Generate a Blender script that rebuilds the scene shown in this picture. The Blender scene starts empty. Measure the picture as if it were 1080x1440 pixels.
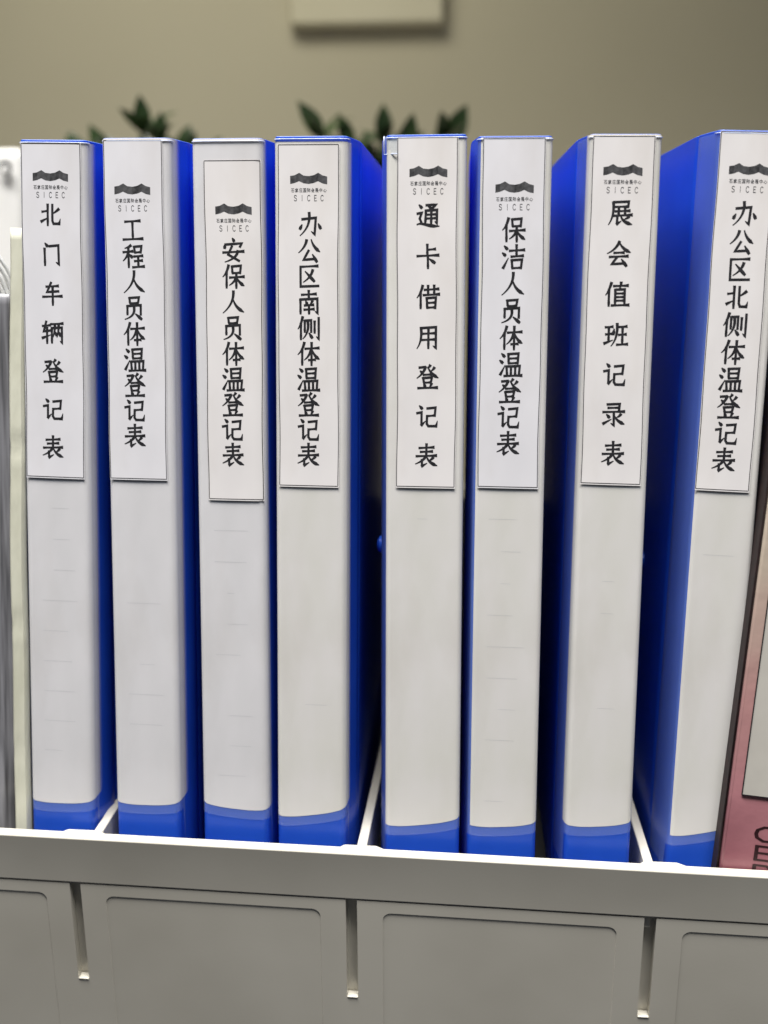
import bpy, math, random
from mathutils import Matrix, Vector

# ------------------------------------------------------------------ camera, world, lamps, exposure
S = bpy.context.scene
COL = S.collection
cd = bpy.data.cameras.new("camera"); cam = bpy.data.objects.new("camera", cd); COL.objects.link(cam)
S.camera = cam
cam.matrix_world = Matrix(((0.995419, -0.014779, 0.09446, 0.0),
                           (0.095547, 0.117951, -0.988412, -0.455),
                           (0.003466, 0.992909, 0.118822, 0.25741),
                           (0, 0, 0, 1)))
cd.sensor_fit = 'HORIZONTAL'; cd.sensor_width = 36.0; cd.lens = 50.0
cd.shift_x = 0.037; cd.shift_y = -0.162
cd.clip_start = 0.02; cd.clip_end = 50
cd.dof.use_dof = True; cd.dof.focus_distance = 0.462; cd.dof.aperture_fstop = 7.1

W = bpy.data.worlds.new("World"); S.world = W; W.use_nodes = True
bg = W.node_tree.nodes["Background"]
bg.inputs[0].default_value = (0.80, 0.86, 1.0, 1); bg.inputs[1].default_value = 0.06


def area(name, loc, target, sx, sy, power, color, spread=180):
    l = bpy.data.lights.new(name, 'AREA'); l.shape = 'RECTANGLE'; l.size = sx; l.size_y = sy
    l.energy = power; l.color = color; l.spread = math.radians(spread)
    o = bpy.data.objects.new(name, l); COL.objects.link(o); o.location = loc
    o.rotation_euler = (Vector(target) - Vector(loc)).to_track_quat('-Z', 'Y').to_euler()
    return o


area("ceiling_lamp_front", (-0.16, -0.66, 2.1), (-0.14, -0.60, 0.0), 2.0, 0.5, 66, (1.0, 0.975, 0.945), 100)
area("added_wall_light", (-0.42, 0.50, 1.25), (-0.36, 1.10, 0.2), 0.7, 0.5, 9, (1.0, 0.95, 0.80))  # unseen light added to brighten the left part of the wall

vs = S.view_settings
S.display_settings.display_device = 'sRGB'
vs.view_transform = 'Standard'; vs.look = 'None'; vs.exposure = 0.0; vs.gamma = 1.0
S.cycles.use_denoising = True
S.cycles.max_bounces = 8
S.cycles.transparent_max_bounces = 16


# ------------------------------------------------------------------ materials
def mat(name):
    m = bpy.data.materials.new(name); m.use_nodes = True
    return m, m.node_tree.nodes, m.node_tree.links, m.node_tree.nodes["Principled BSDF"]


def noise_col(N, L, c1, c2, scale, detail=3.0, vec=None, lo=0.35, hi=0.65):
    tc = N.new('ShaderNodeTexCoord'); n = N.new('ShaderNodeTexNoise'); r = N.new('ShaderNodeValToRGB')
    n.inputs['Scale'].default_value = scale; n.inputs['Detail'].default_value = detail
    r.color_ramp.elements[0].color = (*c1, 1); r.color_ramp.elements[1].color = (*c2, 1)
    r.color_ramp.elements[0].position = lo; r.color_ramp.elements[1].position = hi
    if vec:
        mp = N.new('ShaderNodeMapping'); mp.inputs['Scale'].default_value = vec
        L.new(tc.outputs['Object'], mp.inputs[0]); L.new(mp.outputs[0], n.inputs['Vector'])
    else:
        L.new(tc.outputs['Object'], n.inputs['Vector'])
    L.new(n.outputs['Fac'], r.inputs[0])
    return r.outputs[0], n


def bump(N, L, p, scale, strength, dist=0.001, vec=None, detail=4.0):
    tc = N.new('ShaderNodeTexCoord'); n = N.new('ShaderNodeTexNoise'); b = N.new('ShaderNodeBump')
    n.inputs['Scale'].default_value = scale; n.inputs['Detail'].default_value = detail
    b.inputs['Strength'].default_value = strength; b.inputs['Distance'].default_value = dist
    if vec:
        mp = N.new('ShaderNodeMapping'); mp.inputs['Scale'].default_value = vec
        L.new(tc.outputs['Object'], mp.inputs[0]); L.new(mp.outputs[0], n.inputs['Vector'])
    else:
        L.new(tc.outputs['Object'], n.inputs['Vector'])
    L.new(n.outputs['Fac'], b.inputs['Height']); L.new(b.outputs[0], p.inputs['Normal'])


def simple(name, c1, c2, scale, rough, bscale=None, bstr=0.2, bdist=0.0005, vec=None, spec=0.5):
    m, N, L, p = mat(name)
    o, _ = noise_col(N, L, c1, c2, scale, vec=vec)
    L.new(o, p.inputs['Base Color'])
    p.inputs['Roughness'].default_value = rough
    p.inputs['Specular IOR Level'].default_value = spec
    if bscale: bump(N, L, p, bscale, bstr, bdist, vec)
    return m


M_RACK = simple("rack_plastic", (0.53, 0.505, 0.435), (0.61, 0.585, 0.51), 11, 0.38, 900, 0.05, 0.0002)
M_WALL = simple("painted_wall", (0.44, 0.41, 0.305), (0.475, 0.445, 0.335), 1.6, 0.8, 180, 0.15, 0.001)
M_DESK = simple("desk_laminate", (0.38, 0.36, 0.33), (0.45, 0.43, 0.40), 5, 0.45)
M_BOX = simple("wall_box_plastic", (0.52, 0.49, 0.36), (0.56, 0.53, 0.40), 6, 0.5)
M_DEVICE = simple("white_plastic", (0.78, 0.78, 0.76), (0.84, 0.84, 0.82), 8, 0.35)
M_DARK = simple("dark_plastic_and_shade", (0.03, 0.03, 0.03), (0.05, 0.05, 0.05), 30, 0.4)
M_CREAM = simple("cream_card", (0.52, 0.52, 0.41), (0.64, 0.64, 0.53), 60, 0.6, 260, 0.4, 0.0008, (1, 1, 0.25))
M_NAVY = simple("navy_card", (0.012, 0.014, 0.05), (0.025, 0.03, 0.085), 40, 0.5, 300, 0.2, 0.0005)
M_GREYF = simple("grey_plastic_sheet", (0.03, 0.03, 0.033), (0.24, 0.24, 0.26), 25, 0.3, vec=(9, 6, 0.5))
M_PAPERS = simple("paper_edges", (0.66, 0.66, 0.63), (0.76, 0.76, 0.73), 300, 0.8, vec=(6, 1, 0.1))
M_INK = simple("black_ink", (0.012, 0.012, 0.014), (0.022, 0.022, 0.026), 600, 0.7, spec=0.2)
M_INKG = simple("grey_ink", (0.045, 0.045, 0.05), (0.08, 0.08, 0.085), 500, 0.7, spec=0.2)
M_LOGO = simple("emblem_ink", (0.022, 0.022, 0.024), (0.065, 0.065, 0.068), 700, 0.7, spec=0.2)
M_LOGO2 = simple("emblem_ink_pale", (0.05, 0.05, 0.053), (0.085, 0.085, 0.09), 700, 0.7, spec=0.2)
M_DOT = simple("faint_print", (0.36, 0.345, 0.34), (0.52, 0.50, 0.49), 700, 0.8, spec=0.2)
M_POT = simple("glazed_pot", (0.55, 0.54, 0.50), (0.62, 0.61, 0.57), 10, 0.3)
M_SOIL = simple("potting_soil", (0.03, 0.022, 0.015), (0.07, 0.05, 0.035), 120, 0.9, 200, 0.6, 0.004)
M_STEM = simple("plant_stem", (0.05, 0.09, 0.025), (0.08, 0.13, 0.04), 30, 0.5)
M_LEAF = simple("plant_leaf", (0.012, 0.026, 0.008), (0.030, 0.058, 0.016), 22, 0.35)
M_CABLE = simple("pale_cable", (0.55, 0.56, 0.57), (0.65, 0.66, 0.67), 30, 0.3)
M_METAL = simple("nickel", (0.5, 0.5, 0.5), (0.6, 0.6, 0.6), 60, 0.25)
M_PINKINK = simple("maroon_ink", (0.016, 0.002, 0.004), (0.024, 0.003, 0.006), 300, 0.5)


def blue_pp():
    m, N, L, p = mat("blue_polypropylene")
    o, _ = noise_col(N, L, (0.018, 0.105, 0.60), (0.026, 0.132, 0.68), 24)
    L.new(o, p.inputs['Base Color'])
    p.inputs['Roughness'].default_value = 0.34
    bump(N, L, p, 700, 0.12, 0.0003)
    t = N.new('ShaderNodeBsdfTranslucent'); t.inputs[0].default_value = (0.03, 0.10, 1.0, 1)
    mx = N.new('ShaderNodeMixShader'); mx.inputs[0].default_value = 0.42
    L.new(p.outputs[0], mx.inputs[1]); L.new(t.outputs[0], mx.inputs[2])
    L.new(mx.outputs[0], N["Material Output"].inputs[0])
    return m


def film():
    # thin milky pvc sleeve
    m, N, L, p = mat("clear_sleeve_film")
    tr = N.new('ShaderNodeBsdfTransparent'); tr.inputs[0].default_value = (0.97, 0.975, 0.985, 1)
    p.inputs['Base Color'].default_value = (0.58, 0.71, 0.88, 1); p.inputs['Roughness'].default_value = 0.22
    p.inputs['Specular IOR Level'].default_value = 0.7
    bump(N, L, p, 60, 0.35, 0.0008, (1, 1, 0.35))
    mx = N.new('ShaderNodeMixShader'); mx.inputs[0].default_value = 0.12
    L.new(tr.outputs[0], mx.inputs[1]); L.new(p.outputs[0], mx.inputs[2])
    L.new(mx.outputs[0], N["Material Output"].inputs[0])
    return m


def paper(name, c1, c2, fade=False):
    m, N, L, p = mat(name)
    o, _ = noise_col(N, L, c1, c2, 45, 4, (1, 1, 0.5))
    o2, _ = noise_col(N, L, (0.90, 0.885, 0.86), (1, 1, 1), 21, 5, (1.4, 1, 0.6), 0.30, 0.52)
    mu = N.new('ShaderNodeMix'); mu.data_type = 'RGBA'; mu.blend_type = 'MULTIPLY'; mu.inputs[0].default_value = 1.0
    L.new(o, mu.inputs[6]); L.new(o2, mu.inputs[7])
    L.new(mu.outputs[2], p.inputs['Base Color'])
    p.inputs['Roughness'].default_value = 0.6; p.inputs['Specular IOR Level'].default_value = 0.35
    bump(N, L, p, 55, 0.25, 0.0007, (1, 1, 0.35), 2.0)
    if fade:
        a = N.new('ShaderNodeAttribute'); a.attribute_name = 'cover'
        tr = N.new('ShaderNodeBsdfTransparent'); mx = N.new('ShaderNodeMixShader')
        L.new(a.outputs['Fac'], mx.inputs[0]); L.new(tr.outputs[0], mx.inputs[1]); L.new(p.outputs[0], mx.inputs[2])
        L.new(mx.outputs[0], N["Material Output"].inputs[0])
    return m


M_BLUE = blue_pp(); M_FILM = film()
M_EDGE = simple("pale_blue_cut_edge", (0.22, 0.36, 0.80), (0.34, 0.48, 0.88), 90, 0.35)
M_WELD = simple("welded_sleeve_rim", (0.50, 0.58, 0.80), (0.68, 0.73, 0.86), 120, 0.25)
M_INSERT = {'cool': paper("insert_paper_cool", (0.68, 0.645, 0.62), (0.74, 0.70, 0.675), True),
            'warm': paper("insert_paper_warm", (0.70, 0.66, 0.575), (0.755, 0.705, 0.645), True)}
M_LABEL = {'cool': paper("label_paper_cool", (0.645, 0.64, 0.67), (0.69, 0.685, 0.715)),
           'warm': paper("label_paper_warm", (0.68, 0.66, 0.66), (0.72, 0.70, 0.695))}


# ------------------------------------------------------------------ mesh helpers
class MB:
    def __init__(self):
        self.v = []; self.f = []; self.m = []; self.att = {}

    def add(self, vs, fs, mi=0):
        b = len(self.v); self.v += [tuple(p) for p in vs]
        for f in fs:
            self.f.append([i + b for i in f]); self.m.append(mi)
        return b

    def box(self, x0, x1, y0, y1, z0, z1, mi=0):
        self.add([(x0, y0, z0), (x1, y0, z0), (x1, y1, z0), (x0, y1, z0), (x0, y0, z1), (x1, y0, z1), (x1, y1, z1), (x0, y1, z1)],
                 [(0, 3, 2, 1), (4, 5, 6, 7), (0, 1, 5, 4), (1, 2, 6, 5), (2, 3, 7, 6), (3, 0, 4, 7)], mi)

    def prism(self, poly, axis, a, b, mi=0):
        """poly: list of 2D points; axis 'x': (y,z) swept over x; 'z': (x,y) over z; 'y': (x,z) over y"""
        n = len(poly)
        def P(p, t):
            return {'x': (t, p[0], p[1]), 'y': (p[0], t, p[1]), 'z': (p[0], p[1], t)}[axis]
        vs = [P(p, a) for p in poly] + [P(p, b) for p in poly]
        fs = [(i, (i + 1) % n, n + (i + 1) % n, n + i) for i in range(n)] + [tuple(range(n))[::-1], tuple(range(n, 2 * n))]
        self.add(vs, fs, mi)

    def tube(self, pts, rad, n=8, mi=0):
        pts = [Vector(p) for p in pts]
        rs = rad if isinstance(rad, (list, tuple)) else [rad] * len(pts)
        rings = []
        for i, p in enumerate(pts):
            d = (pts[min(i + 1, len(pts) - 1)] - pts[max(i - 1, 0)]).normalized()
            a = d.orthogonal().normalized() if i == 0 else (pa - d * pa.dot(d)).normalized()
            pa = a; b = d.cross(a)
            rings.append([p + (a * math.cos(2 * math.pi * k / n) + b * math.sin(2 * math.pi * k / n)) * rs[i] for k in range(n)])
        vs = [q for r in rings for q in r]
        fs = [(i * n + k, i * n + (k + 1) % n, (i + 1) * n + (k + 1) % n, (i + 1) * n + k) for i in range(len(pts) - 1) for k in range(n)]
        fs += [tuple(range(n))[::-1], tuple(range((len(pts) - 1) * n, len(pts) * n))]
        self.add(vs, fs, mi)

    def lathe(self, prof, c, n=32, mi=0, axis='z'):
        vs = []
        for r, h in prof:
            for k in range(n):
                a = 2 * math.pi * k / n
                if axis == 'z': vs.append((c[0] + r * math.cos(a), c[1] + r * math.sin(a), c[2] + h))
                else: vs.append((c[0] + h, c[1] + r * math.cos(a), c[2] + r * math.sin(a)))
        fs = [(i * n + k, i * n + (k + 1) % n, (i + 1) * n + (k + 1) % n, (i + 1) * n + k) for i in range(len(prof) - 1) for k in range(n)]
        self.add(vs, fs, mi)

    def build(self, name, mats, parent=None, bevel=0, smooth=None, seg=2):
        me = bpy.data.meshes.new(name)
        me.from_pydata(self.v, [], self.f); me.update()
        for m in (mats if isinstance(mats, (list, tuple)) else [mats]): me.materials.append(m)
        me.polygons.foreach_set('material_index', self.m)
        for k, vals in self.att.items():
            a = me.attributes.new(k, 'FLOAT', 'POINT'); a.data.foreach_set('value', vals)
        o = bpy.data.objects.new(name, me); COL.objects.link(o)
        if parent: o.parent = parent
        if smooth is not None: me.shade_smooth() if smooth == 180 else me.shade_smooth(); me.set_sharp_from_angle(angle=math.radians(smooth))
        if bevel:
            b = o.modifiers.new('bevel', 'BEVEL'); b.width = bevel; b.segments = seg; b.limit_method = 'ANGLE'; b.angle_limit = math.radians(40)
            b.harden_normals = False
        return o


def empty(name, loc, label, cat, group=None, rot=(0, 0, 0)):
    o = bpy.data.objects.new(name, None); COL.objects.link(o); o.empty_display_size = 0.02
    o.location = loc; o.rotation_euler = rot
    o["label"] = label; o["category"] = cat
    if group: o["group"] = group
    return o


def structure(o):
    o["kind"] = "structure"; return o


# ------------------------------------------------------------------ written characters: brush strokes in a 100 x 100 box, y down
# h level, v upright, p falling left (tapers), n falling right (swells), d dot, t rising flick, z bent, g bent with hook
GLYPH = {
 '北': 'v36,8 36,94;h10,38 36,34;t6,78 37,62;p86,26 74,36 58,46;g57,8 57,74 62,86 88,86 93,66',
 '门': 'd22,4 34,18;v20,26 20,96;g40,17 83,13 83,90 70,82',
 '车': 'h22,22 78,18;z46,4 26,44 80,40;h6,64 94,60;v52,26 52,98',
 '辆': 'h4,24 40,20;z22,4 10,46 41,42;v25,30 25,96;t3,74 42,60;h42,16 98,12;v47,32 47,94;g47,32 93,29 93,92 84,85;p61,14 61,42 52,70;d62,46 69,62;p78,13 78,42 70,70;d79,46 87,64',
 '登': 'z14,13 42,10;p42,10 30,36 4,56;d18,26 30,36;p62,3 58,9 51,16;p80,12 74,20 66,26;n52,10 66,36 97,54;h32,42 66,40;v31,54 35,75;z31,55 69,52 64,74;h35,74 64,72;d33,78 40,90;p67,77 64,84 58,92;h8,96 92,93',
 '记': 'd15,7 28,20;z4,38 25,34 25,86;t25,87 42,70;z48,18 85,14 82,47;h50,49 82,46;g49,47 48,80 55,90 89,90 94,68',
 '表': 'h18,20 82,16;h24,36 76,33;h6,54 94,50;v50,3 50,52;p48,54 34,72 3,86;v32,68 32,94;t31,95 54,82;p80,58 73,66 62,72;n52,54 64,78 98,92',
 '工': 'h16,18 84,14;v50,18 50,86;h6,90 94,86',
 '程': 'p40,7 30,14 12,19;h4,35 47,31;v28,15 28,97;p27,36 20,54 3,70;d32,44 45,56;v54,12 57,37;z54,13 87,10 83,35;h57,36 83,34;h52,52 91,49;h54,71 89,68;v71,52 71,93;h45,96 97,92',
 '人': 'p51,5 46,54 5,94;n49,34 62,68 98,90',
 '员': 'v29,8 32,31;z29,9 72,6 68,29;h32,31 68,29;v20,41 20,78;z20,42 80,38 80,78;p50,48 48,80 8,97;d56,74 84,96',
 '体': 'p31,5 22,34 3,54;v22,32 22,97;h34,30 95,26;v63,5 63,98;p61,30 52,58 31,76;n64,30 76,58 98,72;h50,76 79,74',
 '温': 'd11,7 25,20;d3,34 17,45;t7,92 27,54;v40,8 42,47;z40,9 83,6 80,45;h42,27 80,25;h42,46 80,44;v33,58 36,94;z33,59 89,56 86,94;v52,58 52,94;v70,58 70,94;h23,97 98,94',
 '安': 'd47,1 55,14;d15,24 12,42;z14,27 88,22 79,37;z45,33 27,67 76,93;p70,52 58,80 12,97;h4,59 96,54',
 '保': 'p29,5 20,34 3,52;v20,32 20,97;v44,9 46,37;z44,10 83,7 80,35;h46,37 80,35;h33,55 97,51;v63,38 63,98;p61,55 53,72 32,86;n65,54 76,74 98,88',
 '办': 'g15,31 75,25 71,90 56,79;p46,5 46,56 8,96;d16,52 7,70;d86,48 97,68',
 '公': 'p38,9 30,36 4,60;n58,7 70,36 97,56;z48,50 26,88 76,84;d64,66 84,96',
 '区': 'h12,12 89,8;p67,24 56,52 25,74;d34,30 74,70;z14,12 14,91 93,88',
 '南': 'h18,20 82,16;v50,3 50,35;v13,38 13,97;g13,39 87,35 87,93 76,86;d36,45 42,57;p65,44 62,50 56,56;h30,63 70,60;h28,80 72,77;v50,60 50,97',
 '侧': 'p23,5 15,34 2,54;v15,32 15,97;v32,20 32,67;z32,20 60,18 60,67;p46,28 46,66 23,94;d50,70 65,90;v75,22 75,70;g93,7 93,93 82,84',
 '通': 'd10,8 23,21;z3,43 23,39 14,62 22,78;n3,86 20,74 48,94 98,92;z40,10 83,7 64,24;d50,15 65,25;v40,30 38,82;g40,31 87,28 87,80 78,73;h41,47 85,45;h41,62 85,60;v63,30 63,82',
 '卡': 'v48,3 48,47;h50,24 82,21;h4,49 96,45;v50,46 50,98;d56,60 80,76',
 '借': 'p27,5 18,34 2,54;v18,32 18,97;h34,22 95,18;v50,5 50,41;v76,4 76,41;h29,43 98,39;v44,54 46,96;z44,55 83,52 80,96;h46,74 80,72;h46,93 80,91',
 '用': 'p21,12 23,62 4,97;g22,14 85,10 85,93 72,85;h24,37 83,34;h22,62 83,59;v53,14 53,96',
 '洁': 'd11,7 25,20;d3,34 17,45;t7,94 29,54;h33,26 96,22;v63,3 63,47;h40,49 91,45;v43,62 46,96;z43,63 86,60 82,94;h46,94 82,92',
 '展': 'z18,10 81,7 79,27;h20,28 78,26;p18,10 20,60 1,97;h27,45 86,42;v41,32 41,59;v67,30 67,59;h19,62 96,58;v36,62 36,92;t35,94 53,82;p83,65 76,71 66,75;n50,61 62,84 98,95',
 '会': 'p50,3 34,32 2,50;n50,5 66,30 98,45;h30,47 71,45;h12,63 88,59;z44,63 23,91 76,87;d62,71 84,98',
 '值': 'p25,5 16,34 2,54;v16,32 16,97;h34,18 94,15;p65,3 64,16 58,30;v42,32 42,88;z42,32 81,30 81,88;h44,47 79,46;h44,61 79,60;h44,75 79,74;h27,94 99,91',
 '班': 'h4,22 35,19;h6,50 33,47;v19,22 19,80;t1,86 37,72;d41,28 38,50;p53,7 53,60 30,96;h58,20 93,17;h60,51 91,48;v76,20 76,86;h53,90 98,87',
 '录': 'z22,12 75,9 72,39;h26,26 72,24;h5,43 95,39;g51,42 51,95 38,87;d20,52 33,65;t6,90 41,71;p80,50 74,58 62,64;n54,58 68,78 96,90',
 '石': 'h8,14 92,12;p46,14 38,46 4,74;v32,50 32,96;z32,50 86,48 86,96;h32,90 86,88',
 '家': 'd49,1 55,13;d13,20 10,35;z12,22 90,20 80,35;h24,39 78,37;p50,38 34,52 6,64;g38,46 58,70 53,96 40,90;p47,60 30,74 6,82;p53,72 36,88 8,98;p82,46 74,52 60,58;n56,54 72,74 97,86',
 '庄': 'd50,1 57,14;h14,19 94,17;p17,18 18,62 2,98;h34,57 88,55;v60,32 60,90;h25,92 98,90',
 '国': 'v11,8 11,96;z11,10 89,9 89,96;h28,28 73,27;h30,49 71,48;h25,73 75,72;v50,28 50,73;d58,56 68,67;h11,92 89,91',
 '际': 'z10,10 35,9 24,34 37,54 18,62;v10,10 10,98;h50,18 88,17;h41,39 98,38;g68,38 68,94 57,85;d52,54 40,82;d80,54 96,82',
 '中': 'v13,26 13,66;z13,26 87,25 87,66;h13,62 87,61;v50,3 50,98',
 '心': 'd14,48 6,78;g31,36 34,84 50,90 76,88 78,66;d47,20 57,40;d80,40 96,64',
 'S': 'z82,20 64,6 36,6 20,20 22,38 50,48 76,58 82,76 66,93 36,94 16,80',
 'I': 'z50,4 50,96',
 'C': 'z84,22 66,6 40,6 20,26 16,50 20,74 40,94 66,94 84,78',
 'E': 'z80,6 24,6 24,94 82,94;z24,49 72,49',
 'B': 'z24,6 24,94;z24,6 60,6 74,18 72,38 58,47 24,48;z58,47 80,58 82,78 64,94 24,94',
}


def stroke_outline(kind, pts, w):
    """centre line samples and half widths"""
    P = [Vector((x, y)) for x, y in pts]
    if kind in 'pn' and len(P) == 3:
        # quadratic through the middle point
        c = 2 * P[1] - 0.5 * (P[0] + P[2])
        c = P[1] * 0.55 + c * 0.45
        P = [(1 - t) ** 2 * P[0] + 2 * t * (1 - t) * c + t * t * P[2] for t in [i / 10 for i in range(11)]]
    elif kind == 'n' and len(P) == 4:
        Q = []
        for t in [i / 12 for i in range(13)]:
            Q.append((1 - t) ** 3 * P[0] + 3 * t * (1 - t) ** 2 * P[1] + 3 * t * t * (1 - t) * P[2] + t ** 3 * P[3])
        P = Q
    else:
        Q = [P[0]]
        for a, b in zip(P, P[1:]):
            k = 5 if len(P) == 2 else 3
            Q += [a.lerp(b, (i + 1) / k) for i in range(k)]
        P = Q
    n = len(P); H = []
    for i in range(n):
        t = i / (n - 1)
        if kind == 'h': k = 0.92 - 0.22 * math.sin(math.pi * t) + 0.30 * max(0, (t - 0.75) / 0.25)
        elif kind == 'v': k = 1.12 - 0.24 * math.sin(math.pi * min(1, t * 1.1)) - 0.35 * max(0, (t - 0.85) / 0.15)
        elif kind == 'p': k = 1.15 - 0.80 * t ** 1.4
        elif kind == 'n': k = (0.50 + 0.85 * t / 0.8) if t < 0.8 else 1.35 - 1.05 * (t - 0.8) / 0.2
        elif kind == 'd': k = 0.45 + 0.95 * min(1, t / 0.7) - (0.45 * (t - 0.7) / 0.3 if t > 0.7 else 0)
        elif kind == 't': k = 1.15 - 0.85 * t
        elif kind == 'g': k = 0.95 if i < n - 4 else 1.1 - 0.85 * (i - (n - 4)) / 3
        else: k = 0.92
        H.append(k * w / 2)
    return P, H


def add_glyph(mb, place, ch, cx, cz, sx, sz, mi, w=9.0, layer=0.0):
    """cx, cz centre of the character on the label (z up), sx, sz its size"""
    for si, st in enumerate(GLYPH[ch].split(';')):
        kind = st[0]; pts = [tuple(float(q) for q in p.split(',')) for p in st[1:].split()]
        P, H = stroke_outline(kind, pts, w)
        n = len(P); L = []; R = []
        for i, p in enumerate(P):
            if 0 < i < n - 1:
                d1 = (P[i] - P[i - 1]).normalized(); d2 = (P[i + 1] - P[i]).normalized()
                d = d1 + d2
                if d.length < 0.2: d = d2
                d = d.normalized(); k = 1 / max(0.6, d.dot(d2))
            else:
                d = ((P[1] - P[0]) if i == 0 else (P[-1] - P[-2])).normalized(); k = 1
                if i == 0: p = p - d * H[i] * 0.5
                else: p = p + d * H[i] * 0.5
            nn = Vector((-d.y, d.x)) * H[i] * k
            L.append(p + nn); R.append(p - nn)
        e = layer + si * 1.2e-6
        vs = []
        for q in L + R:
            vs.append(place(cx + (q.x - 50) / 100 * sx, cz - (q.y - 50) / 100 * sz, e))
        mb.add(vs, [(i, i + 1, n + i + 1, n + i) for i in range(n - 1)], mi)


# ------------------------------------------------------------------ setting
mb = MB(); mb.box(-3.0, 3.0, 1.30, 1.40, -1.0, 2.6); structure(mb.build("wall", M_WALL))
mb = MB(); mb.box(-1.2, 1.0, 0.012, 1.28, -0.185, -0.145); structure(mb.build("desk_top", M_DESK, bevel=0.002))

# ------------------------------------------------------------------ file rack
FLOOR = -0.036
rack = empty("file_rack", (0, 0, -0.145), "off-white plastic desktop file rack with slotted front panel holding all the binders", "file rack")


def rk(mb, name, bevel=0.0008, smooth=30, parent=None, m=None):
    o = mb.build(name, m or M_RACK, parent or rack, bevel, smooth)
    if parent is None: o.location = (0, 0, 0.145)
    return o


XL, XR = -0.40, 0.32
# front rail: overhanging band along the top of the front
mb = MB(); mb.prism([(-0.012, -0.0040), (-0.0062, -0.0040), (-0.0061, -0.0200), (-0.0025, -0.0290), (-0.0072, -0.0290), (-0.0117, -0.0052)], 'x', XL, XR)
SLOT = [-0.1725, -0.0440, 0.0882]
for s in SLOT:   # little swellings of the rail where a divider plugs in
    a = s + 0.005
    mb.prism([(a - 0.012, -0.0075), (a - 0.0085, -0.0036), (a + 0.006, -0.0034), (a + 0.0125, -0.0075)], 'z', -0.012, -0.0043)
rk(mb, "front_rail", 0.0009)


def yf(z):   # sloping front panel
    return -0.00695 + (-0.029 - z) * 0.155


# front panel: strips between the slots, each with a pressed recess
def panel_piece(mb, x0, x1, z0, z1, th=0.0025):
    mb.add([(x0, yf(z0), z0), (x1, yf(z0), z0), (x1, yf(z1), z1), (x0, yf(z1), z1),
            (x0, yf(z0) + th, z0), (x1, yf(z0) + th, z0), (x1, yf(z1) + th, z1), (x0, yf(z1) + th, z1)],
           [(0, 1, 2, 3), (7, 6, 5, 4), (0, 4, 5, 1), (1, 5, 6, 2), (2, 6, 7, 3), (3, 7, 4, 0)])


def rrect(x0, x1, z0, z1, r, n=6):
    out = []
    for cx, cz, a0 in ((x1 - r, z1 - r, 0), (x0 + r, z1 - r, 90), (x0 + r, z0 + r, 180), (x1 - r, z0 + r, 270)):
        for i in range(n + 1):
            a = math.radians(a0 + 90 * i / n); out.append((cx + r * math.cos(a), cz + r * math.sin(a)))
    return out


def panel_with_recess(mb, x0, x1, z0, z1, rx0, rx1, rz0, rz1, depth):
    """front face with a rounded pressed-in field"""
    n = 6
    o = [(x1, z1), (x0, z1), (x0, z0), (x1, z0)]
    rim = rrect(rx0, rx1, rz0, rz1, 0.004, n)
    d = 0.00025
    inn = rrect(rx0 + d, rx1 - d, rz0 + d, rz1 - d, 0.004 - d, n)
    vs = [(x, yf(z), z) for x, z in o] + [(x, yf(z), z) for x, z in rim] + [(x, yf(z) + depth, z) for x, z in inn]
    k = len(rim); fs = []
    for q in range(4):
        base = 4 + q * (n + 1)
        for i in range(n): fs.append((q, base + i, base + i + 1))
        nxt = 4 + ((q + 1) % 4) * (n + 1)
        fs.append((q, base + n, nxt, (q + 1) % 4))
    for i in range(k):
        j = (i + 1) % k
        fs.append((4 + i, 4 + k + i, 4 + k + j, 4 + j))
    fs.append(tuple(range(4 + k, 4 + 2 * k)))
    fs = [f[::-1] for f in fs]
    mb.add(vs, fs)


SW = 0.0026
edges = [XL] + SLOT + [XR]
ZS = -0.0830; ZB = -0.140
mb = MB()
for i in range(4):
    a = edges[i] + (SW if i else 0); b = edges[i + 1] - (SW if i < 3 else 0)
    lo = ZB
    panel_with_recess(mb, a, b, lo, -0.0292, a + 0.0115, b - 0.0115, lo + 0.012, -0.0352, 0.00032)
    # thickness of the strip seen in the slots
    for x in (a, b):
        mb.add([(x, yf(-0.0292), -0.0292), (x, yf(-0.0292) + 0.0046, -0.0292), (x, yf(ZB) + 0.0046, ZB), (x, yf(ZB), ZB)], [(0, 1, 2, 3)])
for s in SLOT:   # below each slot the panel runs on
    panel_piece(mb, s - SW, s + SW, ZB, ZS, 0.0048)
mb.add([(XL, yf(-0.0292) + 0.0046, -0.0292), (XR, yf(-0.0292) + 0.0046, -0.0292), (XR, yf(ZB) + 0.0046, ZB), (XL, yf(ZB) + 0.0046, ZB)], [(0, 1, 2, 3)])
rk(mb, "front_panel", 0, None)
for s in SLOT:
    mb = MB(); mb.box(s - SW + 0.0001, s + SW - 0.0001, yf(ZS) - 0.0004, yf(ZS) + 0.004, ZS + 0.0002, ZS + 0.0008)
    rk(mb, "slot_ledge", 0.0004)
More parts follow.
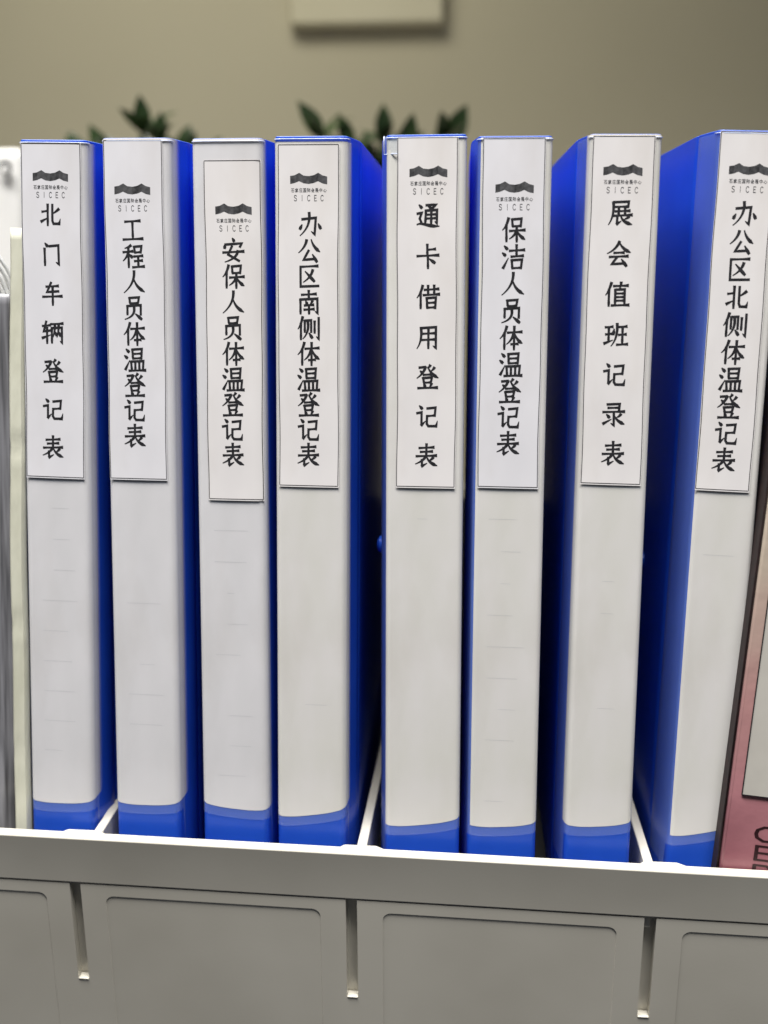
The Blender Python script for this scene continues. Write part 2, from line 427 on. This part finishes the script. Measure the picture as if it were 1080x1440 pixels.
# dividers: thin upright plates running back between the binders (x front, x back)
for (xa, xb, ya, yb, t, zt) in ((-0.1615, -0.1605, -0.004, 0.24, 0.0042, -0.0042), (-0.0395, -0.0325, -0.004, 0.24, 0.0044, -0.0042), (0.0868, 0.0872, -0.004, 0.24, 0.0042, -0.0042)):
    mb = MB(); h = t / 2
    mb.add([(xa - h, ya, FLOOR), (xa + h, ya, FLOOR), (xb + h * .8, yb, FLOOR), (xb - h * .8, yb, FLOOR), (xa - h, ya, zt), (xa + h, ya, zt), (xb + h * .8, yb, zt), (xb - h * .8, yb, zt)],
           [(0, 3, 2, 1), (4, 5, 6, 7), (0, 1, 5, 4), (1, 2, 6, 5), (2, 3, 7, 6), (3, 0, 4, 7)])
    rk(mb, "divider", 0.0007)
mb = MB(); mb.box(XL, XR, 0.0025, 0.245, FLOOR - 0.003, FLOOR - 0.0002); rk(mb, "bottom_shelf", 0, m=M_DARK)  # shelf coloured dark to stand for the deep shadow between binders
mb = MB(); mb.box(XL, XR, 0.2455, 0.2495, -0.145, 0.10); rk(mb, "back_panel", 0.0008)
mb = MB(); mb.box(XL, XR, 0.02, 0.245, -0.145, -0.1405); rk(mb, "base_plate", 0)


# ------------------------------------------------------------------ blue binders
def profile(W, fL, fR, depth=0.235, strip=0.022, rR=0.0022):
    """outer cross-section as a list of (x, y), from the rear of the left cover round the spine to the rear of the right cover"""
    r = 0.0022; g = 0.0010
    L = [(-fL + 0.001, depth), (-fL + 0.0002, depth * 0.6), (-fL, strip + 0.006), (-fL + g * 0.2, strip + 0.0025), (-fL + g, strip + 0.0010), (-fL + 0.0002, strip - 0.0008)]
    for t in (0.75, 0.5, 0.25): L.append((-fL * t ** 0.9, r + (strip - r) * t))
    arc = [(r - r * math.cos(a), r - r * math.sin(a)) for a in [math.radians(x) for x in (0, 18, 36, 54, 72, 90)]]
    R = [(W - x - (W if False else 0), y) for x, y in arc][::-1]
    out = L + arc
    out += [(r + (W - rR - r) * k, 0.0) for k in (0.25, 0.5, 0.75)]
    arcR = [(rR - rR * math.cos(a), rR - rR * math.sin(a)) for a in [math.radians(x) for x in (0, 15, 30, 45, 60, 75, 90)]]
    out += [(W - x, y) for x, y in arcR[::-1]]
    for t in (0.25, 0.5, 0.75): out.append((W + fR * t ** 0.9, rR + (strip - rR) * t))
    out += [(W + fR - 0.0002, strip - 0.0008), (W + fR - g, strip + 0.0010), (W + fR - g * 0.2, strip + 0.0025), (W + fR, strip + 0.006), (W + fR - 0.0002, depth * 0.6), (W + fR - 0.001, depth)]
    return [Vector(p) for p in out]


def offset(path, d):
    out = []
    for i, p in enumerate(path):
        a = path[max(i - 1, 0)]; b = path[min(i + 1, len(path) - 1)]
        t = (b - a).normalized(); n = Vector((t.y, -t.x))      # travelling left side -> front -> right side, outward normal
        out.append(p + n * d)
    return out


def resample(path, s0, s1, step):
    """points of the path between arc lengths measured from the spine centre"""
    L = [0.0]
    for a, b in zip(path, path[1:]): L.append(L[-1] + (b - a).length)
    # spine centre: middle of the three front points
    k = 9 + 6 + 1; c = L[k]
    want = [s0 + (s1 - s0) * i / max(1, round((s1 - s0) / step)) for i in range(max(1, round((s1 - s0) / step)) + 1)]
    want = sorted(set([round(w, 7) for w in want] + [round(l - c, 7) for l in L if s0 < l - c < s1]))
    out = []
    for w in want:
        s = w + c
        i = max(0, min(len(L) - 2, next((j for j in range(len(L) - 1) if L[j + 1] >= s), len(L) - 2)))
        t = (s - L[i]) / max(1e-9, L[i + 1] - L[i])
        out.append((w, path[i].lerp(path[i + 1], t)))
    return out


TEXT_SMALL = '石家庄国际会展中心'


def make_binder(i, x0, lean, W, H, fL, fR, label, lab, logo, ch, text, insb, instop, wrapL, wrapR, tone, ltone, film_top=0.0012, rivet=None, y0=0.0, rR=0.0022, flap=False, dots=0.5, seed=0, filmL=0.020, filmR=0.012):
    rnd = random.Random(seed)
    root = empty("binder", (x0 - lean * 0.020, y0, FLOOR), label, "binder", "blue binders standing in the file rack", (0, lean, 0))
    zo = -FLOOR     # local z of world z = 0
    top = H + zo
    prof = profile(W, fL, fR, rR=rR)
    # cover: one folded sheet, spine and both sides
    inn = offset(prof, -0.0013)
    mb = MB(); n = len(prof); nz = 2
    vs = []
    for q in (prof, inn):
        for z in (0.0, top): vs += [(p.x, p.y, z) for p in q]
    fs = []; tops = []
    for k in range(n - 1):
        fs += [(k, k + 1, n + k + 1, n + k), (2 * n + k + 1, 2 * n + k, 3 * n + k, 3 * n + k + 1), (k + 1, k, 2 * n + k, 2 * n + k + 1)]
        tops.append((n + k, n + k + 1, 3 * n + k + 1, 3 * n + k))
    fs += [(0, n, 3 * n, 2 * n), (n - 1, 3 * n - 1, 4 * n - 1, 2 * n - 1)]
    mb.add(vs, fs); mb.f += [list(q) for q in tops]; mb.m += [1] * len(tops)
    mb.build("cover", [M_BLUE, M_EDGE], root, 0.0003, 35)
    # paper block inside
    mb = MB(); mb.box(0.004, W - 0.004, 0.024, 0.222, 0.006, top - 0.016); mb.build("page_block", M_PAPERS, root)
    # printed spine insert, wraps the corners
    half = W / 2
    path = offset(prof, 0.00012)
    cols = resample(path, -half - wrapL, half + wrapR, 0.0012)
    zt = top + instop
    mb = MB(); cov = []
    zs_n = 40
    for j in range(zs_n + 1):
        for s, p in cols:
            u = (s + half) / W
            b = insb[0] + (insb[1] - insb[0]) * u + 0.0016 * max(0, min(1, abs(u - 0.5) * 2)) ** 3 * 1.0 - 0.0006 + zo
            if u > 1: b += (u - 1) * 0.004
            t = j / zs_n
            z = b + (zt - b) * t
            mb.v.append((p.x, p.y, z))
            o = 1.0
            if s > half: o = 1 - max(0, min(1, (s - half - wrapR * 0.30) / (wrapR * 0.70)))
            if s < -half: o = 1 - max(0, min(1, (-half - s - wrapL * 0.55) / (wrapL * 0.45)))
            cov.append(o * o * (3 - 2 * o))
    nc = len(cols)
    for j in range(zs_n):
        for k in range(nc - 1):
            a = j * nc + k; mb.f.append([a, a + 1, a + nc + 1, a + nc]); mb.m.append(0)
    # faint dotted writing lines printed on the insert
    rows = 10
    for r in range(rows):
        z = lab[2] - 0.0145 - r * 0.0143 + zo
        if z < insb[0] + zo + 0.012: break
        x = W * 0.24
        vis = rnd.random()
        if vis > dots: continue
        xe = W * (0.5 + 0.28 * rnd.random())
        xs = W * 0.24 if rnd.random() > 0.4 else W * 0.42
        x = xs
        while x < xe:
            w = 0.00042
            mb.add([(x, -0.00016, z - 0.00011), (x + w, -0.00016, z - 0.00011), (x + w, -0.00016, z + 0.00011), (x, -0.00016, z + 0.00011)], [(0, 1, 2, 3)], 1)
            x += 0.00085
    mb.att['cover'] = cov + [1.0] * (len(mb.v) - len(cov))
    ins = mb.build("spine_insert", [M_INSERT[tone], M_DOT], root, 0, 60)
    # clear sleeve film
    path = offset(prof, 0.00030)
    cols = resample(path, -half - filmL, half + filmR, 0.0015)
    mb = MB()
    for j in range(31):
        for s, p in cols:
            u = (s + half) / W
            b = insb[0] + (insb[1] - insb[0]) * u - 0.0048 + 0.0012 * max(0, min(1, abs(u - 0.5) * 2)) ** 3 + zo
            if s < -half - 0.002 or s > half + 0.004: b = zo - 0.012
            zz = b + (top - film_top - b) * j / 30
            wob = 0.00008 * math.sin(zz * 90 + seed) * math.sin(u * 3)
            mb.v.append((p.x, p.y - abs(wob), zz))
    nc = len(cols)
    for j in range(30):
        for k in range(nc - 1):
            a = j * nc + k; mb.f.append([a, a + 1, a + nc + 1, a + nc]); mb.m.append(0)
    # welded rim of the sleeve: a narrow raised bead along its upper edge
    bead = offset(path, 0.00012)
    pts = [(p.x, p.y, top - film_top) for s, p in resample(bead, -half - 0.0030, half + 0.0030, 0.0015)]
    mb.tube(pts, 0.00022, 6, 1)
    mb.build("clear_sleeve", [M_FILM, M_WELD], root, 0, 60)
    if flap:
        mb = MB(); pts = []
        for a in range(9):
            t = a / 8
            for c in range(5):
                u = c / 4
                pts.append((-fL * 0.35 + 0.0058 * u, 0.0035 * (1 - u) ** 1.5 - 0.0011 - 0.0011 * math.sin(math.pi * t) * (1 - u), top - 0.0004 - 0.0075 * t + 0.0016 * (1 - u) * math.sin(math.pi * t)))
        mb.add(pts, [(a * 5 + c, a * 5 + c + 1, a * 5 + c + 6, a * 5 + c + 5) for a in range(8) for c in range(4)])
        mb.tube([pts[a * 5] for a in range(9)] + [pts[40 + c] for c in range(1, 5)], 0.00022, 6, 1)
        mb.build("sleeve_flap", [M_FILM, M_WELD], root, 0, 60)
    # title label
    l, r, b, t = lab; b += zo; t += zo
    hgt = t - b
    ph = rnd.uniform(0, 6)

    def place(x, z, e):
        k = max(0.0, 1 - (z - b) / 0.016)
        ks = max(0.0, 1 - (t - z) / 0.010)
        bow = math.sin(math.pi * max(0, min(1, (x - l) / (r - l))))
        y = -0.00052 - 0.00018 * k * k * (0.55 + 0.45 * bow) - 0.00005 * ks * ks - 0.00006 * math.sin(z * 60 + ph)
        # beyond the flat the sheet follows the rounded corner
        q = x - (W - rR * 0.85)
        if q > 0: y += q * q / (2 * rR)
        xx = x + 0.00018 * math.sin(z * 45 + ph) + 0.0001 * math.sin(z * 130 + ph)
        return (xx, y - e, z)
    mb = MB()
    nx, nz = 10, 60
    l2, r2, b2, t2 = l - 0.0003, r + 0.0004, b - 0.0007, t + 0.0003
    for j in range(nz + 1):
        for k in range(nx + 1):
            mb.v.append(place(l2 + (r2 - l2) * k / nx, b2 + (t2 - b2) * j / nz, 0))
    for j in range(nz):
        for k in range(nx):
            a = j * (nx + 1) + k; mb.f.append([a, a + 1, a + nx + 2, a + nx + 1]); mb.m.append(0)
    E1 = 0.00004
    lw = 0.00030

    def line(xa, za, xb, zb, w, mi):
        n = 60 if abs(zb - za) > 0.02 else 12
        d = Vector((xb - xa, zb - za)).normalized(); nn = Vector((-d.y, d.x)) * w / 2
        vs = []
        for q in range(n + 1):
            x = xa + (xb - xa) * q / n; z = za + (zb - za) * q / n
            vs += [place(x + nn.x, z + nn.y, E1), place(x - nn.x, z - nn.y, E1)]
        mb.add(vs, [(2 * q, 2 * q + 1, 2 * q + 3, 2 * q + 2) for q in range(n)], mi)
    line(l, b, r, b, lw, 1); line(l, t, r, t, lw, 1)
    line(l, b, l, t, lw, 1); line(r, b, r, t, lw, 1)
    # emblem: a wavy double roof band with four shaded folds
    lx, lz = logo; lz += zo
    up = [(-7.9, 1.05), (-6.0, 1.35), (-4.0, 2.35), (-2.2, 1.20), (0, 0.95), (2.2, 1.35), (4.1, 2.35), (5.9, 1.25), (7.9, 0.75)]
    lo = [(-7.9, -2.25), (-6.0, -1.85), (-4.1, -1.05), (-2.2, -1.95), (0, -2.25), (2.2, -1.85), (4.0, -1.10), (5.9, -2.05), (7.9, -2.45)]
    pl = lambda p: place(lx + p[0] * 0.00100, lz + p[1] * 0.00100, E1)
    for q in range(8):
        sub = 4; vs = []
        for h in range(sub + 1):
            tt = h / sub
            vs += [pl((up[q][0] + (up[q + 1][0] - up[q][0]) * tt, up[q][1] + (up[q + 1][1] - up[q][1]) * tt)),
                   pl((lo[q][0] + (lo[q + 1][0] - lo[q][0]) * tt, lo[q][1] + (lo[q + 1][1] - lo[q][1]) * tt))]
        mb.add(vs, [(2 * h, 2 * h + 1, 2 * h + 3, 2 * h + 2) for h in range(sub)], (2, 3, 3, 3, 2, 2, 3, 3)[q])
    for q, c in enumerate(TEXT_SMALL):
        add_glyph(mb, place, c, lx + (q - 4) * 0.00172, lz - 0.0049, 0.00150, 0.0018, 4, 11.0, E1)
    for q, c in enumerate('SICEC'):
        add_glyph(mb, place, c, lx + (q - 2) * 0.00285, lz - 0.0082, 0.00165, 0.0026, 4, 13.0, E1)
    (xa, za), (xb, zb) = ch
    for q, c in enumerate(text):
        tt = q / (len(text) - 1)
        add_glyph(mb, place, c, xa + (xb - xa) * tt, za + (zb - za) * tt + zo, 0.0099, 0.0106, 1, 11.2, E1)
    mb.build("title_label", [M_LABEL[ltone], M_INK, M_LOGO, M_LOGO2, M_INKG], ins, 0, 60)
    # snap rivets on the sides
    if rivet:
        side, ry, rz = rivet
        mb = MB()
        if side < 0:
            mb.lathe([(0.0, -0.0026), (0.0022, -0.0023), (0.0038, -0.0013), (0.0041, 0.0014)], (-fL, ry, rz + zo), 24, 0, 'x')
        mb.build("snap_rivet", M_BLUE, root, 0, 40)
    return root


mm = lambda *a: tuple(v / 1000 for v in a)
BINDERS = [
    dict(x0=-.1949, lean=.0145, rR=.0030, W=.0298, H=.3087, fL=.0010, fR=.0030, label="blue binder titled 北门车辆登记表, leftmost of the eight, next to the thin cream folder",
         lab=mm(1.2, 27.3, 160.8, 307.0), logo=mm(14.0, 293.4), ch=(mm(14.1, 276.7), mm(13.3, 174.3)), text='北门车辆登记表', dots=1.0, filmR=.005, insb=mm(6.2, 7.2), instop=-.0012, wrapL=.0006, wrapR=.0085, tone='cool', ltone='cool'),
    dict(x0=-.1539, lean=.0016, rR=.0030, W=.0300, H=.3090, fL=.0010, fR=.0035, label="blue binder titled 工程人员体温登记表, second from the left end of the rack",
         lab=mm(1.0, 26.3, 160.7, 307.9), logo=mm(13.3, 287.4), ch=(mm(13.0, 270.1), mm(12.5, 180.0)), text='工程人员体温登记表', dots=0.35, filmR=.005, insb=mm(7.4, 8.2), instop=-.0002, wrapL=.0006, wrapR=.0095, tone='cool', ltone='cool'),
    dict(x0=-.1129, lean=-.0033, rR=.0030, W=.0303, H=.3085, fL=.0010, fR=.0025, label="blue binder titled 安保人员体温登记表, its white label set lower than on the others",
         lab=mm(5.3, 29.4, 152.4, 299.1), logo=mm(17.8, 278.8), ch=(mm(17.2, 261.3), mm(16.3, 172.3)), text='安保人员体温登记表', dots=0.9, filmR=.005, insb=mm(9.3, 7.0), instop=-.0002, wrapL=.0006, wrapR=.0060, tone='cool', ltone='warm'),
    dict(x0=-.0784, lean=.0004, rR=.0030, W=.0312, H=.3092, fL=.0010, fR=.0035, label="blue binder titled 办公区南侧体温登记表, standing left of the wide dark gap in the row",
         lab=mm(1.6, 27.2, 159.3, 305.6), logo=mm(14.5, 291.6), ch=(mm(15.1, 272.5), mm(14.1, 173.0)), text='办公区南侧体温登记表', dots=0.15, filmR=.005, insb=mm(4.6, 9.6), instop=-.0024, wrapL=.0005, wrapR=.0075, tone='warm', ltone='warm'),
    dict(x0=-.0292, lean=-.0049, W=.0332, H=.3094, fL=.0035, fR=.0003, label="blue binder titled 通卡借用登记表, standing right of the wide dark gap in the row",
         lab=mm(4.8, 29.6, 160.0, 308.2), logo=mm(17.6, 294.2), ch=(mm(17.8, 276.0), mm(17.5, 173.7)), text='通卡借用登记表', dots=0.1, insb=mm(2.8, 7.6), instop=-.0016, wrapL=.0012, wrapR=.0030, tone='warm', ltone='warm', rivet=(-1, .029, .126), flap=True),
    dict(x0=.0077, lean=-.0007, W=.0303, H=.3086, fL=.0028, fR=.0005, label="blue binder titled 保洁人员体温登记表, third from the right among the eight blue ones",
         lab=mm(2.2, 27.4, 160.8, 307.6), logo=mm(15.3, 287.7), ch=(mm(15.1, 270.2), mm(14.8, 179.8)), text='保洁人员体温登记表', dots=0.85, insb=mm(5.0, 7.6), instop=-.0006, wrapL=-.0010, wrapR=.0030, tone='warm', ltone='cool'),
    dict(x0=.0506, lean=.0080, W=.0288, H=.3092, fL=.0030, fR=.0005, label="blue binder titled 展会值班记录表, with a pale paper strip left of its label",
         lab=mm(1.2, 25.8, 163.4, 308.2), logo=mm(13.5, 294.7), ch=(mm(13.3, 277.3), mm(13.9, 176.5)), text='展会值班记录表', dots=0.2, insb=mm(7.5, 10.5), instop=-.0002, wrapL=.0055, wrapR=.0030, tone='warm', ltone='warm'),
    dict(x0=.0957, y0=.003, lean=.0290, W=.0268, H=.3110, fL=.0035, fR=.0005, label="blue binder titled 办公区北侧体温登记表, leaning against the pink folder",
         lab=mm(1.0, 22.8, 161.5, 310.2), logo=mm(13.0, 295.4), ch=(mm(12.6, 277.4), mm(11.6, 174.4)), text='办公区北侧体温登记表', dots=0.1, insb=mm(3.4, 10.2), instop=-.0008, wrapL=-.0008, wrapR=.0020, tone='warm', ltone='warm', rivet=(-1, .084, .106)),
]
for i, b in enumerate(BINDERS):
    make_binder(i, seed=i * 7 + 3, **b)


# ------------------------------------------------------------------ other folders in the rack
def card_folder(name, label, x0, y0, lean, t, H, depth, m, creases=None):
    root = empty(name, (x0, y0, FLOOR), label, "folder", None, (0, lean, 0))
    mb = MB(); rnd = random.Random(5)
    # U-shaped card cover with a slightly wavy spine
    nz = 60
    prof = [(0.0, depth), (0.0, 0.0012), (0.0010, 0.0), (t - 0.0010, 0.0), (t, 0.0012), (t, depth)]
    k = len(prof)
    for j in range(nz + 1):
        z = H * j / nz
        wx = 0.0006 * math.sin(z * 21 + 1) + 0.0002 * math.sin(z * 70)
        dent = 0.0
        if creases:
            for cz in creases: dent += 0.0007 * math.exp(-((z - cz) / 0.0016) ** 2)
        for q, (x, y) in enumerate(prof):
            mb.v.append((x + wx, y + (dent if 0 < q < 5 else 0), z))
    for j in range(nz):
        for q in range(k - 1):
            a = j * k + q; mb.f.append([a, a + 1, a + k + 1, a + k]); mb.m.append(0)
    o = mb.build("cover", m, root, 0, 40)
    s = o.modifiers.new('thick', 'SOLIDIFY'); s.thickness = 0.0006; s.offset = -1
    mb = MB(); mb.box(0.0014, t - 0.0014, 0.004, depth - 0.006, 0.002, H - 0.006); mb.build("page_block", M_PAPERS, root)
    return root


card_folder("folder", "thin cream card folder with a creased spine, left of the blue binders", -.2050, 0.0, .0270, .0068, .3070, .22, M_CREAM, (0.068, 0.115, 0.127, 0.196, 0.210, 0.273))
card_folder("folder", "thin navy folder squeezed between cream folder and the first blue binder", -.1981, .003, .0265, .0032, .3065, .21, M_NAVY)
card_folder("folder", "grey plastic document folder at the far left, left of the cream folder", -.2290, .010, .0180, .0230, .2780, .21, M_GREYF)


# pink folder on the right
def pink_mat():
    m, N, L, p = mat("printed_pink_card")
    tc = N.new('ShaderNodeTexCoord'); sp = N.new('ShaderNodeSeparateXYZ'); r = N.new('ShaderNodeValToRGB')
    n = N.new('ShaderNodeTexNoise'); n.inputs['Scale'].default_value = 26; n.inputs['Detail'].default_value = 2
    ma = N.new('ShaderNodeMath'); ma.operation = 'MULTIPLY_ADD'; ma.inputs[1].default_value = 0.05
    L.new(tc.outputs['Object'], sp.inputs[0]); L.new(tc.outputs['Object'], n.inputs['Vector'])
    L.new(n.outputs['Fac'], ma.inputs[0]); L.new(sp.outputs['Z'], ma.inputs[2]); L.new(ma.outputs[0], r.inputs[0])
    e = r.color_ramp.elements
    e[0].position = 0.052; e[0].color = (0.19, 0.060, 0.080, 1)
    e[1].position = 0.195; e[1].color = (0.47, 0.395, 0.32, 1)
    for pos, c in ((0.088, (0.42, 0.185, 0.205, 1)), (0.135, (0.43, 0.235, 0.225, 1))):
        q = e.new(pos); q.color = c
    L.new(r.outputs[0], p.inputs['Base Color']); p.inputs['Roughness'].default_value = 0.35
    bump(N, L, p, 34, 0.5, 0.0016)
    return m


M_PINK = pink_mat()
M_GAPSHADE = simple("painted_gap_shade", (0.010, 0.004, 0.004), (0.022, 0.008, 0.008), 200, 0.7)  # near-black maroon, shade of the gap put into colour
pk = empty("box_folder", (.1128, -.0055, FLOOR), "pink and beige box folder with maroon letters, leaning at the right end", "folder", None, (0, .0780, 0))
mb = MB(); mb.box(.0018, .055, 0, .22, .020, .335); mb.build("body", M_PINK, pk, .0012, 40, 3)
mb = MB(); mb.box(.0006, .0015, .0010, .22, .020, .335); mb.build("gap_shade_strip", M_GAPSHADE, pk, .0006, 40)  # strip added for the dark shaded gap between last binder and folder
M_WIN = simple("window_card", (0.46, 0.44, 0.40), (0.54, 0.52, 0.47), 30, 0.25)
mb = MB(); E = -0.0006
mb.box(.0070, .0460, E, 0.0002, .0665, .2900); mb.build("title_window", M_WIN, pk)
mb = MB()
for (a, b, c, d) in ((.00675, .0070, .06625, .2904), (.0460, .0464, .0661, .2904), (.0070, .0460, .06625, .0665), (.0070, .0460, .2900, .2904)):
    mb.box(a, b, -0.0008, 0.0003, c, d)
mb.build("window_border", M_INK, pk)
mb = MB()
for q, c in enumerate('CEB'):
    add_glyph(mb, lambda x, z, e: (x, -0.00012 - e, z), c, .0196, .0493 - q * .0088, .0135, .0072, 0, 13.0)
mb.build("lettering", M_PINKINK, pk)

# ------------------------------------------------------------------ background
wb = empty("wall_box", (-.150, 1.30, .625), "pale square utility box fixed high on the beige wall", "wall box")
mb = MB(); mb.box(-.123, .1215, -.032, 0, 0, .30); mb.build("housing", M_BOX, wb, .006, 40, 3)

dv = empty("label_printer", (-.50, .50, -.145), "white office machine with a small round knob behind the left end of the row", "office machine")
mb = MB(); mb.box(-.16, .103, 0, .22, .375, .503); mb.build("top_housing", M_DEVICE, dv, .010, 40, 4)
mb = MB(); mb.box(-.15, .095, .006, .21, .0, .374); mb.build("lower_housing", M_GREYF, dv, .008, 40, 3)
mb = MB()
mb.lathe([(0.0, .0), (.005, .0), (.006, .001), (.006, .003)], (0, 0, 0), 24)
kn = mb.build("knob", M_DARK, dv, 0, 40); kn.location = (.090, -.005, .484); kn.rotation_euler = (math.pi / 2, 0, 0)
mb = MB(); mb.lathe([(0.0, .003), (.003, .002), (.0042, 0.0)], (0, 0, 0), 20)
kc = mb.build("indicator", M_DEVICE, kn, 0, 40); kc.location = (-.001, -.002, .0012)

rnd = random.Random(11)
cb = MB()
for q in range(4):
    o = q * .0032
    cb.tube([(-.2235 + .0165 * math.sin(t * 3.1) * (1 - .1 * q) - o * .2, .02 + o + .02 * t, .273 - .060 * t - .004 * q) for t in [k / 12 for k in range(13)]], .0009, 8)
co = cb.build("cable_bundle", M_CABLE, None, 0, 60)
co["label"] = "looped pale cables lying over the grey folder at the left edge"; co["category"] = "cable"


def leaf(mb, base, d, up, ln, w):
    d = d.normalized(); side = d.cross(up).normalized(); nrm = side.cross(d)
    vs = []; n = 7
    for i in range(n + 1):
        t = i / n; hw = w * math.sin(math.pi * min(1, t ** 0.8 * 0.97 + 0.03)) * (1 - 0.25 * t)
        c = base + d * ln * t - Vector((0, 0, 1)) * ln * 0.22 * t * t
        vs += [c - side * hw + nrm * hw * 0.25, c, c + side * hw + nrm * hw * 0.25]
    fs = []
    for i in range(n):
        a = 3 * i; fs += [(a, a + 1, a + 4, a + 3), (a + 1, a + 2, a + 5, a + 4)]
    mb.add(vs, fs)


def plant(x, y, label, tips, seed):
    rnd = random.Random(seed)
    root = empty("potted_plant", (x, y, -.145), label, "potted plant", "potted plants behind the row")
    mb = MB(); mb.lathe([(0.0, 0.0), (.062, 0.0), (.066, .004), (.080, .130), (.083, .138), (.083, .146), (.077, .146), (.075, .128), (0.0, .126)], (0, 0, 0), 36)
    mb.build("pot", M_POT, root, 0, 35)
    mb = MB(); mb.lathe([(0.0, .134), (.05, .133), (.0755, .129)], (0, 0, 0), 28); mb.build("soil", M_SOIL, root, 0, 40)
    st = MB(); lf = MB()
    for (tx, tz, sp) in tips:
        a = Vector((rnd.uniform(-.03, .03), rnd.uniform(-.03, .03), .13)); b = Vector((tx, rnd.uniform(-.05, .05), tz - .014))
        pts = [a.lerp(b, t) + Vector((0, 0, .04 * math.sin(math.pi * t))) + Vector(((tx) * -.25 * math.sin(math.pi * t), 0, 0)) for t in [i / 8 for i in range(9)]]
        st.tube(pts, [.0035 - .0002 * i for i in range(9)], 7)
        for i in range(3, 9):
            for s in (-1, 1, -1, 1)[:4 if i > 5 else 2]:
                p = pts[i]; dr = (pts[i] - pts[i - 1]).normalized()
                ang = rnd.uniform(0, 2 * math.pi)
                s = s * rnd.uniform(.5, 1.2)
                sd = Vector((s * math.cos(ang * .3), math.sin(ang) * .7, 0.25)).normalized()
                leaf(lf, p, (sd * .8 + dr * rnd.uniform(.2, .7)), Vector((rnd.uniform(-.3, .3), -.3, 1)).normalized(), rnd.uniform(.034, .060) * sp, rnd.uniform(.007, .012) * sp)
        leaf(lf, pts[-1], (pts[-1] - pts[-2]), Vector((.4, -.8, .3)), .055 * sp, .011 * sp)
    st.build("stems", M_STEM, root, 0, 60)
    o = lf.build("foliage", M_LEAF, root, 0, 60)
    return root


plant(-.355, .75, "dark green potted plant whose leaf tips show above the second binder", [(-.068, .525, .9), (-.052, .532, .8), (.062, .528, .8), (.022, .545, .8), (-.015, .535, .8), (-.060, .515, 1), (-.03, .522, 1), (.003, .555, 1), (.03, .537, .9), (.048, .522, .9), (-.045, .50, .9), (.02, .51, 1), (-.05, .45, 1), (.03, .45, 1), (.0, .47, 1), (.05, .47, 1)], 4)
plant(-.075, .75, "larger dark green potted plant filling the gap above the middle binders", [(-.075, .545, 1.1), (-.045, .535, 1.0), (-.03, .52, 1.1), (-.012, .545, 1.1), (.015, .525, 1.1), (.06, .540, 1.3), (.03, .50, 1.1), (-.05, .49, 1.1), (-.03, .45, 1.1), (.00, .47, 1.1), (-.06, .44, 1.1), (-.02, .40, 1.1), (.03, .44, 1)], 9)
